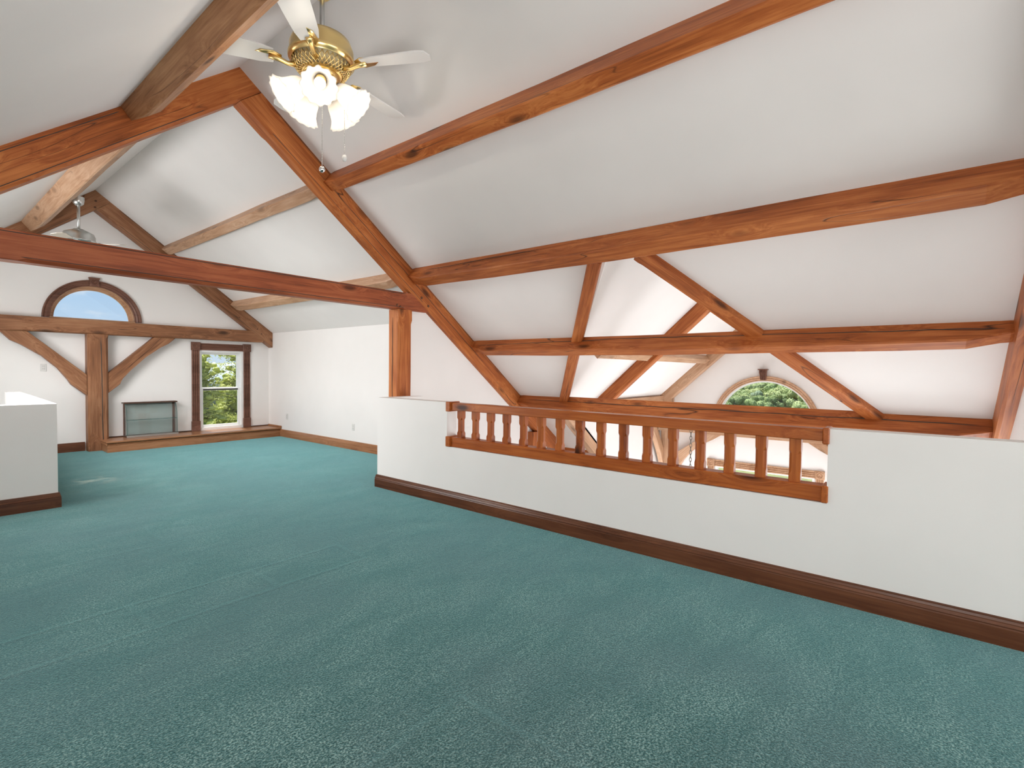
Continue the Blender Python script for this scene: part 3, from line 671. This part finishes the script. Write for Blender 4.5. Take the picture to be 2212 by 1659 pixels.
obj('shelf_edge', nbox((cx0+.012, cy0+.026, .469), (cx1-.012, cy0+.031, .477)), GLASSEDGE, sh, Matrix())
P_(obj('front_rail', nbox((cx0, cy0-.004, .18), (cx1+.008, cy0+.006, .212), .002), STEEL, None, Matrix()))

# ------------------------------------------------------------------ outlets
def outlet(name, loc, out, label, n=2):
    t = thing(name, label, 'outlet', loc)
    o = V(out).normalized(); s = V((0, 0, 1)).cross(o); M = Matrix((s, o, V((0, 0, 1)))).transposed().to_4x4()
    obj('cover_plate', nbox((-.036, 0, -.058), (.036, .006, .058), .002), PLASTIC, t, M)
    for k in range(n):
        z = (.02 if k else -.02) if n == 2 else 0
        r = obj('receptacle', nbox((-.017, .005, z-.015), (.017, .009, z+.015), .002), PLASTIC, t, M)
        bm = bmesh.new()
        for x_ in (-.007, .007): box(bm, (x_-.0016, .0088, z-.004), (x_+.0016, .0096, z+.008))
        obj('slot', bm, SLOT, r)
outlet('wall_outlet', (4.969, 7.50, .387), (-1, 0, 0), 'wall outlet low on the right wall of the far bay, nearer one')
outlet('wall_outlet', (4.969, 9.80, .415), (-1, 0, 0), 'wall outlet low on the right wall close to the window seat')
outlet('wall_outlet', (1.48, 10.579, 1.357), (0, -1, 0), 'wall outlet high on the far wall under the left curved brace')

# ------------------------------------------------------------------ ceiling fans
def shade_glass():
    m = bpy.data.materials.new('frosted_shade'); m.use_nodes = True; b = NB(m.node_tree); b.n.clear()
    d = b.node('ShaderNodeBsdfDiffuse'); d.inputs[0].default_value = (.9, .88, .86, 1)
    t = b.node('ShaderNodeBsdfTranslucent'); t.inputs[0].default_value = (.95, .92, .88, 1)
    tr = b.node('ShaderNodeBsdfTransparent'); tr.inputs[0].default_value = (1, .98, .95, 1)
    m1 = b.node('ShaderNodeMixShader'); m1.inputs[0].default_value = .5; b.l.new(d.outputs[0], m1.inputs[1]); b.l.new(t.outputs[0], m1.inputs[2])
    m2 = b.node('ShaderNodeMixShader'); m2.inputs[0].default_value = .12; b.l.new(m1.outputs[0], m2.inputs[1]); b.l.new(tr.outputs[0], m2.inputs[2])
    b.l.new(m2.outputs[0], b.node('ShaderNodeOutputMaterial').inputs[0])
    return m
SHADE = shade_glass(); BULB = plain('lit_bulb', (1, .95, .85), .4, emit=(1, .92, .78), estr=2.0)
def fan(loc, rod_top, metal, label, lit, blade_mat, phase, lights=5, rblade=.56, sc=1.0):
    f = thing('ceiling_fan', label, 'ceiling fan', loc); f.scale = (sc, sc, sc); rt = (rod_top-loc[2])/sc
    A = lambda nm, bm, m, sm=True, par=f: obj(nm, bm, m, par, None, sm)
    A('downrod', tube(bmesh.new(), [(0, 0, .1), (0, 0, rt)], .0165/sc, 12), STEEL)
    A('canopy', lathe(bmesh.new(), [(.001, rt-.07), (.03, rt-.065), (.055, rt-.04), (.06, rt-.005), (.06, rt+.04)], 24), metal)
    A('motor_housing', lathe(bmesh.new(), [(.001, .155), (.05, .15), (.07, .135), (.10, .125), (.15, .10), (.165, .06), (.165, .02), (.172, .012), (.172, -.004), (.16, -.012), (.155, -.02)], 40), metal)
    bm = bmesh.new(); n = 36                                  # pierced lattice band under the motor
    for k in range(n):
        for s in (1, -1):
            p = []
            for q in range(5):
                u = q/4; a = 2*PI*(k + s*u*2)/n; r = .153 - .047*u; z = -.025 - .05*u - .012*math.sin(PI*u); p.append((r*math.cos(a), r*math.sin(a), z))
            tube(bm, p, .0028, 4)
    A('lattice_band', bm, metal)['kind'] = 'stuff'
    A('inner_motor', lathe(bmesh.new(), [(.14, 0), (.13, -.03), (.095, -.07), (.001, -.07)], 32), plain('motor_core', (.62, .50, .28), .5, .3))
    A('switch_housing', lathe(bmesh.new(), [(.108, -.072), (.10, -.078), (.07, -.072), (.092, -.078), (.094, -.09), (.075, -.10), (.068, -.105), (.066, -.15), (.05, -.17), (.045, -.20), (.02, -.215), (.001, -.218)], 32), metal)
    for k in range(5):
        a = phase + 2*PI*k/5; Mz = Matrix.Rotation(a, 4, 'Z')
        pts = [(.24, .045), (.30, .058), (.45, .068), (rblade, .072), (rblade+.045, .058), (rblade+.058, .0)]
        q = prism(pts + [(x, -y) for x, y in pts[-2::-1]], 'z', -.003, .003)
        bmesh.ops.rotate(q, cent=(0, 0, 0), matrix=Matrix.Rotation(R12, 3, 'X'), verts=q.verts)
        obj('blade', q, blade_mat, f, Mz @ Matrix.Translation((0, 0, -.035)))
        br = bmesh.new(); tube(br, [(.12, 0, -.01), (.17, 0, -.018), (.21, 0, -.006), (.26, 0, .004)], [.018, .012, .014, .02], 8)
        q2 = prism([(.20, -.02), (.24, -.042), (.30, -.03), (.335, 0), (.30, .03), (.24, .042), (.20, .02)], 'z', .003, .007)
        me = bpy.data.meshes.new('t'); q2.to_mesh(me); q2.free(); br.from_mesh(me); bpy.data.meshes.remove(me)
        obj('blade_arm', br, metal, f, Mz @ Matrix.Translation((0, 0, -.04)), True)
    prof = [(.026, .0), (.031, -.012), (.043, -.032), (.052, -.06), (.057, -.09), (.063, -.115), (.074, -.137), (.088, -.155)]
    for k in range(lights):
        a = LPH + 2*PI*k/lights; tilt = math.radians(50)
        Mz = Matrix.Rotation(a, 4, 'Z')
        arm = bmesh.new(); tube(arm, [(.045, 0, -.13), (.07, 0, -.118), (.088, 0, -.128), (.098, 0, -.145)], .009, 8)
        obj('light_arm', arm, metal, f, Mz, True)
        Ms = Mz @ Matrix.Translation((.085, 0, -.145)) @ Matrix.Rotation(-tilt, 4, 'Y')
        bm = lathe(bmesh.new(), prof, 60, None, 12, lambda z: max(0, (-z-.10))*1.3)
        s_ = obj('shade', bm, SHADE, f, Ms, True); sd = s_.modifiers.new('t', 'SOLIDIFY'); sd.thickness = .003
        obj('socket', lathe(bmesh.new(), [(.001, .012), (.026, .01), (.03, -.004), (.024, -.03), (.001, -.03)], 20), metal, f, Ms, True)
        obj('bulb', lathe(bmesh.new(), [(.012, -.03), (.014, -.045), (.024, -.065), (.029, -.085), (.025, -.105), (.012, -.117), (.001, -.12)], 16), BULB, f, Ms, True)
        p = Matrix.Translation(loc) @ Matrix.Scale(sc, 4) @ Ms @ V((0, 0, -.165))
        light('fan_lamp', 'POINT', p, lit, (1, .90, .76), shadow_soft_size=.03)
    return f
R12 = math.radians(12); LPH = math.radians(20)
fan1 = fan((1.95, 3.34, 3.58), 4.10, BRASS, 'brass ceiling fan with five lit frosted tulip shades near the ridge', 1.7, BLADE, math.radians(10), sc=1.3)
def beads(bm, top, bot, r, step):
    top, bot = V(top), V(bot); n = int((top-bot).length/step)
    for i in range(n+1):
        bmesh.ops.create_icosphere(bm, subdivisions=1, radius=r, matrix=Matrix.Translation(top.lerp(bot, i/n)))
    tube(bm, [top, bot], r*.35, 4)
    return bm
for (dx, dy, l, nm) in ((-.005, -.01, .575, 'ball'), (.085, -.085, .50, 'cyl')):
    pc = obj('pull_chain', beads(bmesh.new(), (dx, dy, -.20), (dx, dy, -l), .003, .0085), CHROME, fan1)
    bm = bmesh.new()
    if nm == 'ball': bmesh.ops.create_uvsphere(bm, u_segments=14, v_segments=10, radius=.017, matrix=Matrix.Translation((dx, dy, -l-.015)))
    else: lathe(bm, [(.001, -l), (.010, -l-.004), (.014, -l-.018), (.010, -l-.034), (.001, -l-.036)], 12, Matrix.Translation((dx, dy, 0)))
    obj('pull_knob', bm, CHROME if nm == 'ball' else PLASTIC, pc, None, True)
fan((1.50, 8.24, 2.96), 3.47, STEEL, 'small distant fan on a silver rod, its blades just above the tie beam', 0, plain('blade_taupe', (.5, .44, .38), .4), .4, lights=0, rblade=.5)

# ------------------------------------------------------------------ hanging chain
ch = thing('hanging_chain', 'dark iron chain hanging in the great room, seen between the balusters', 'chain', (6.56, 2.27, .78))
lm = None
for k in range(34):
    M = Matrix.Translation((0, 0, -.01 - k*.047)) @ Matrix.Rotation(PI/2*(k % 2) + .5, 4, 'Z')
    if lm is None:
        pts = [(.013*math.cos(a), 0, .03*math.sin(a)*(1 if True else 0)) for a in [2*PI*i/14 for i in range(15)]]
        o = obj('link', tube(bmesh.new(), pts, .004, 6, False), CHAINM, ch, M, True); lm = o
    else:
        o = lm.copy(); C.objects.link(o); o.parent = ch; o.matrix_basis = M

#OUTDOORS
# ------------------------------------------------------------------ outdoors
def grass_mat():
    m, b, p = principled('meadow_grass'); tc = b.node('ShaderNodeTexCoord').outputs['Object']
    f = b.math('ADD', b.math('MULTIPLY', b.noise(tc, .25, 4, .6), .6), b.math('MULTIPLY', b.noise(tc, 6, 3, .6), .4))
    b.l.new(b.ramp(f, [(.3, (.09, .115, .035)), (.5, (.19, .20, .08)), (.72, (.31, .30, .16))]), p.inputs['Base Color'])
    p.inputs['Roughness'].default_value = .9; return m
def leaf_mat(name, a, c, tr=.35):
    m, b, p = principled(name); tc = b.node('ShaderNodeTexCoord').outputs['Object']
    rnd = b.node('ShaderNodeObjectInfo').outputs['Random']
    col = b.ramp(b.noise(tc, 1.3, 3, .6), [(.3, a), (.7, c)])
    col = b.mix(b.math('MULTIPLY', rnd, .35), col, tuple(x*.55 for x in a))
    b.l.new(col, p.inputs['Base Color']); p.inputs['Roughness'].default_value = .7
    t = b.node('ShaderNodeBsdfTranslucent'); b.l.new(col, t.inputs[0])
    mx = b.node('ShaderNodeMixShader'); mx.inputs[0].default_value = tr
    out = b.n['Material Output']; b.l.new(p.outputs[0], mx.inputs[1]); b.l.new(t.outputs[0], mx.inputs[2]); b.l.new(mx.outputs[0], out.inputs[0])
    return m
BARK = plain('bark', (.12, .09, .07), .9)
LEAF = [leaf_mat('leaf_green', (.19, .28, .10), (.40, .50, .22)), leaf_mat('leaf_light', (.28, .37, .14), (.50, .57, .28)), leaf_mat('leaf_blue_green', (.18, .27, .17), (.34, .43, .28))]
PINE = leaf_mat('pine_needles', (.38, .45, .10), (.74, .76, .28), .5); HAZE = leaf_mat('hazy_forest', (0.258, 0.313, 0.354), (0.320, 0.374, 0.408), .1)  # distance haze of the far forest is mixed into its leaf colour

def ground(x, y):
    """meadow that falls away into a valley on the wing side and rises to a wooded hill; falls gently on the gable side"""
    d = max(x-14, 0.0)
    z = -4.6 - 9.6*min(1, max(0, (d-14)/190))
    if x > 236: z += (x-236)*.062
    if y > 15: z -= min(7.0, (y-15)*.16) + (0 if y < 200 else -(y-200)*.06)
    return z
bm = bmesh.new(); xs_ = [-160, -80, -30, -8, 4, 12, 16, 22, 28, 40, 60, 90, 120, 160, 200, 236, 260, 300, 360, 430, 520, 640]
ys_ = [-260, -160, -90, -45, -20, -8, 0, 8, 14, 20, 30, 45, 70, 110, 160, 200, 260, 340, 460, 640]
g = [[bm.verts.new((x, y, ground(x, y))) for x in xs_] for y in ys_]
for q, s in zip(g, g[1:]):
    for i in range(len(xs_)-1): bm.faces.new((q[i], q[i+1], s[i+1], s[i]))
o = obj('meadow', bm, grass_mat()); o['kind'] = 'structure'

rt = random.Random(11)
def crown_mesh(name, n, leaf, lumps, squash, mat, seed):
    """leafy crown of unit radius: many small tilted leaves scattered on the skins of overlapping rounded clumps"""
    r = random.Random(seed); bm = bmesh.new(); cl = []
    for i in range(lumps):
        a = r.uniform(0, 2*PI); h = r.uniform(-.7, .85); q = math.sqrt(max(0, 1-h*h))*r.uniform(.25, .72)
        cl.append((V((q*math.cos(a), q*math.sin(a), h*.8)), r.uniform(.26, .46)))
    for i in range(n):
        c, R_ = r.choice(cl)
        d = V((r.gauss(0, 1), r.gauss(0, 1), r.gauss(.25, 1))).normalized()
        p = c + d*R_*r.uniform(.82, 1.05); p.z *= squash
        t = (d + V((r.uniform(-.6, .6), r.uniform(-.6, .6), r.uniform(-.6, .6)))).normalized(); u = t.orthogonal().normalized(); w = t.cross(u); s = leaf*r.uniform(.6, 1.3)
        u *= s; w *= s*.7
        bm.faces.new([bm.verts.new(p + e) for e in (-u, w*.9, u, -w*.9)])
    for c, R_ in cl:
        bmesh.ops.create_icosphere(bm, subdivisions=2, radius=R_*.9, matrix=Matrix.Translation((c.x, c.y, c.z*squash)))
    me = bpy.data.meshes.new(name); bm.to_mesh(me); bm.free(); me.materials.append(mat); return me
CROWNS = [crown_mesh('crown', 2200, .062, 18, sq, LEAF[i % 3], 20+i) for i, sq in enumerate((1.0, 1.15, .9, 1.05, .95))]
tb = tube(bmesh.new(), [(0, 0, 0), (.05, 0, .5), (0, .05, 1.0)], [.05, .04, .02], 7); TRUNK = bpy.data.meshes.new('trunk'); tb.to_mesh(TRUNK); tb.free(); TRUNK.materials.append(BARK)
def tree(x, y, rad, hgt, k, label, group):
    t = thing('broadleaf_tree', label, 'tree', (x, y, ground(x, y)), group)
    c = bpy.data.objects.new('crown', CROWNS[k]); C.objects.link(c); c.parent = t; c.location = (0, 0, hgt-rad*.95); c.scale = (rad, rad, rad); c.rotation_euler = (0, 0, rt.uniform(0, 6))
    s = bpy.data.objects.new('trunk', TRUNK); C.objects.link(s); s.parent = t; s.scale = (rad*.8, rad*.8, hgt-rad)
# rows of trees across the valley, as seen through the wing's half-round window
for row, (X_, n, r0, r1, h0) in enumerate(((225, 15, 2.6, 4.0, 6.5), (240, 17, 4.5, 6.0, 12), (262, 17, 5.0, 6.6, 13), (290, 16, 5.4, 7.0, 14), (322, 16, 5.8, 7.4, 15), (358, 16, 6.2, 8, 16))):
    for i in range(n):
        u = (i+.5+rt.uniform(-.3, .3))/n
        y = X_*(.115 + .20*u)
        rad = rt.uniform(r0, r1)
        tree(X_+rt.uniform(-6, 6), y, rad, h0*rt.uniform(.85, 1.15), rt.randrange(5), 'green leafy tree on the hillside beyond the wing half-round window' if row else 'small bushy tree along the meadow edge beyond the wing half-round window', 'hillside trees' if row else 'meadow edge trees')
# forest higher up the hill, too dense and far to count
bm = bmesh.new()
for i in range(900):
    x = rt.uniform(395, 600); y = x*rt.uniform(.06, .30); z = ground(x, y) + rt.uniform(9, 15)
    bmesh.ops.create_icosphere(bm, subdivisions=1, radius=rt.uniform(5, 8), matrix=Matrix.Translation((x, y, z-3)) @ Matrix.Rotation(rt.uniform(0, 3), 4, V((.3, .5, 1)).normalized()) @ Matrix.Diagonal((1, 1, rt.uniform(1, 1.4), 1)))
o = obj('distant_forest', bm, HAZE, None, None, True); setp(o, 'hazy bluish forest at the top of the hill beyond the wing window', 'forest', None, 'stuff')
# conifers outside the sash window
_b = bmesh.new(); bmesh.ops.create_icosphere(_b, subdivisions=2, radius=1); _b.verts.index_update()
ICO = ([tuple(v.co) for v in _b.verts], [tuple(v.index for v in f.verts) for f in _b.faces]); _b.free()
def pine(x, y, top, rad, seed, label):
    r = random.Random(seed); z0 = ground(x, y); H = top - z0
    t = thing('pine_tree', label, 'tree', (x, y, z0))
    obj('trunk', tube(bmesh.new(), [(0, 0, 0), (.05, .02, H*.5), (0, 0, H)], [.16, .11, .02], 8), BARK, t)
    lv = []; lf = []; bb = bmesh.new()
    zz = H*.22
    while zz < H-.1:
        f = 1-(zz-H*.22)/(H*.78); L = rad*(.25+.75*f)*r.uniform(.8, 1.1)
        for k in range(6):
            a = r.uniform(0, 2*PI); tip = V((L*math.cos(a), L*math.sin(a), zz+L*r.uniform(.1, .3))); base = V((0, 0, zz))
            tube(bb, [base, base.lerp(tip, .5)+V((0, 0, -.06*L)), tip], [.03, .02, .006], 5, False)
            for q in range(9):
                p = base.lerp(tip, .35+.08*q) + V((r.gauss(0, .13), r.gauss(0, .13), r.gauss(.05, .06)))
                k0 = len(lv); rr = r.uniform(.05, .11)
                lv += [p + V((c[0]*1.2, c[1]*1.2, c[2]*.8))*rr*r.uniform(.7, 1.25) for c in ICO[0]]; lf += [tuple(k0+i for i in f_) for f_ in ICO[1]]
            for q in range(int(120*L)):
                p = base.lerp(tip, r.uniform(.25, 1.05)) + V((r.gauss(0, .16), r.gauss(0, .16), r.gauss(.05, .10)))
                d = V((r.gauss(0, 1), r.gauss(0, 1), r.gauss(.6, .7))).normalized(); u = d.orthogonal().normalized()
                for e in range(2):
                    ww = (u if e else d.cross(u))*.012; s = d*r.uniform(.045, .085)
                    k0 = len(lv); lv += [p-s, p+ww, p+s, p-ww]; lf.append((k0, k0+1, k0+2, k0+3))
        zz += r.uniform(.25, .4)
    me = bpy.data.meshes.new('foliage'); me.from_pydata(lv, [], lf); me.materials.append(PINE)
    o = bpy.data.objects.new('foliage', me); C.objects.link(o); o.parent = t; obj('branches', bb, BARK, t)
pine(6.3, 19.0, 1.75, 2.0, 3, 'bright green pine filling the left of the sash window view')
pine(8.3, 20.0, 1.15, 2.1, 5, 'bright green pine filling the right of the sash window view')
pine(7.0, 17.2, -.55, 1.7, 8, 'nearest young pine low behind the lower sash')
pine(8.75, 17.8, 6.5, 2.6, 9, 'tall pine whose branch hangs into the upper right of the sash window')
bm = bmesh.new()
for i in range(500):
    y = rt.uniform(190, 330); x = y*rt.uniform(.2, .75)
    bmesh.ops.create_icosphere(bm, subdivisions=1, radius=rt.uniform(4, 8), matrix=Matrix.Translation((x, y, -9.0 + (y-190)*.04 + rt.uniform(-2, 2))))
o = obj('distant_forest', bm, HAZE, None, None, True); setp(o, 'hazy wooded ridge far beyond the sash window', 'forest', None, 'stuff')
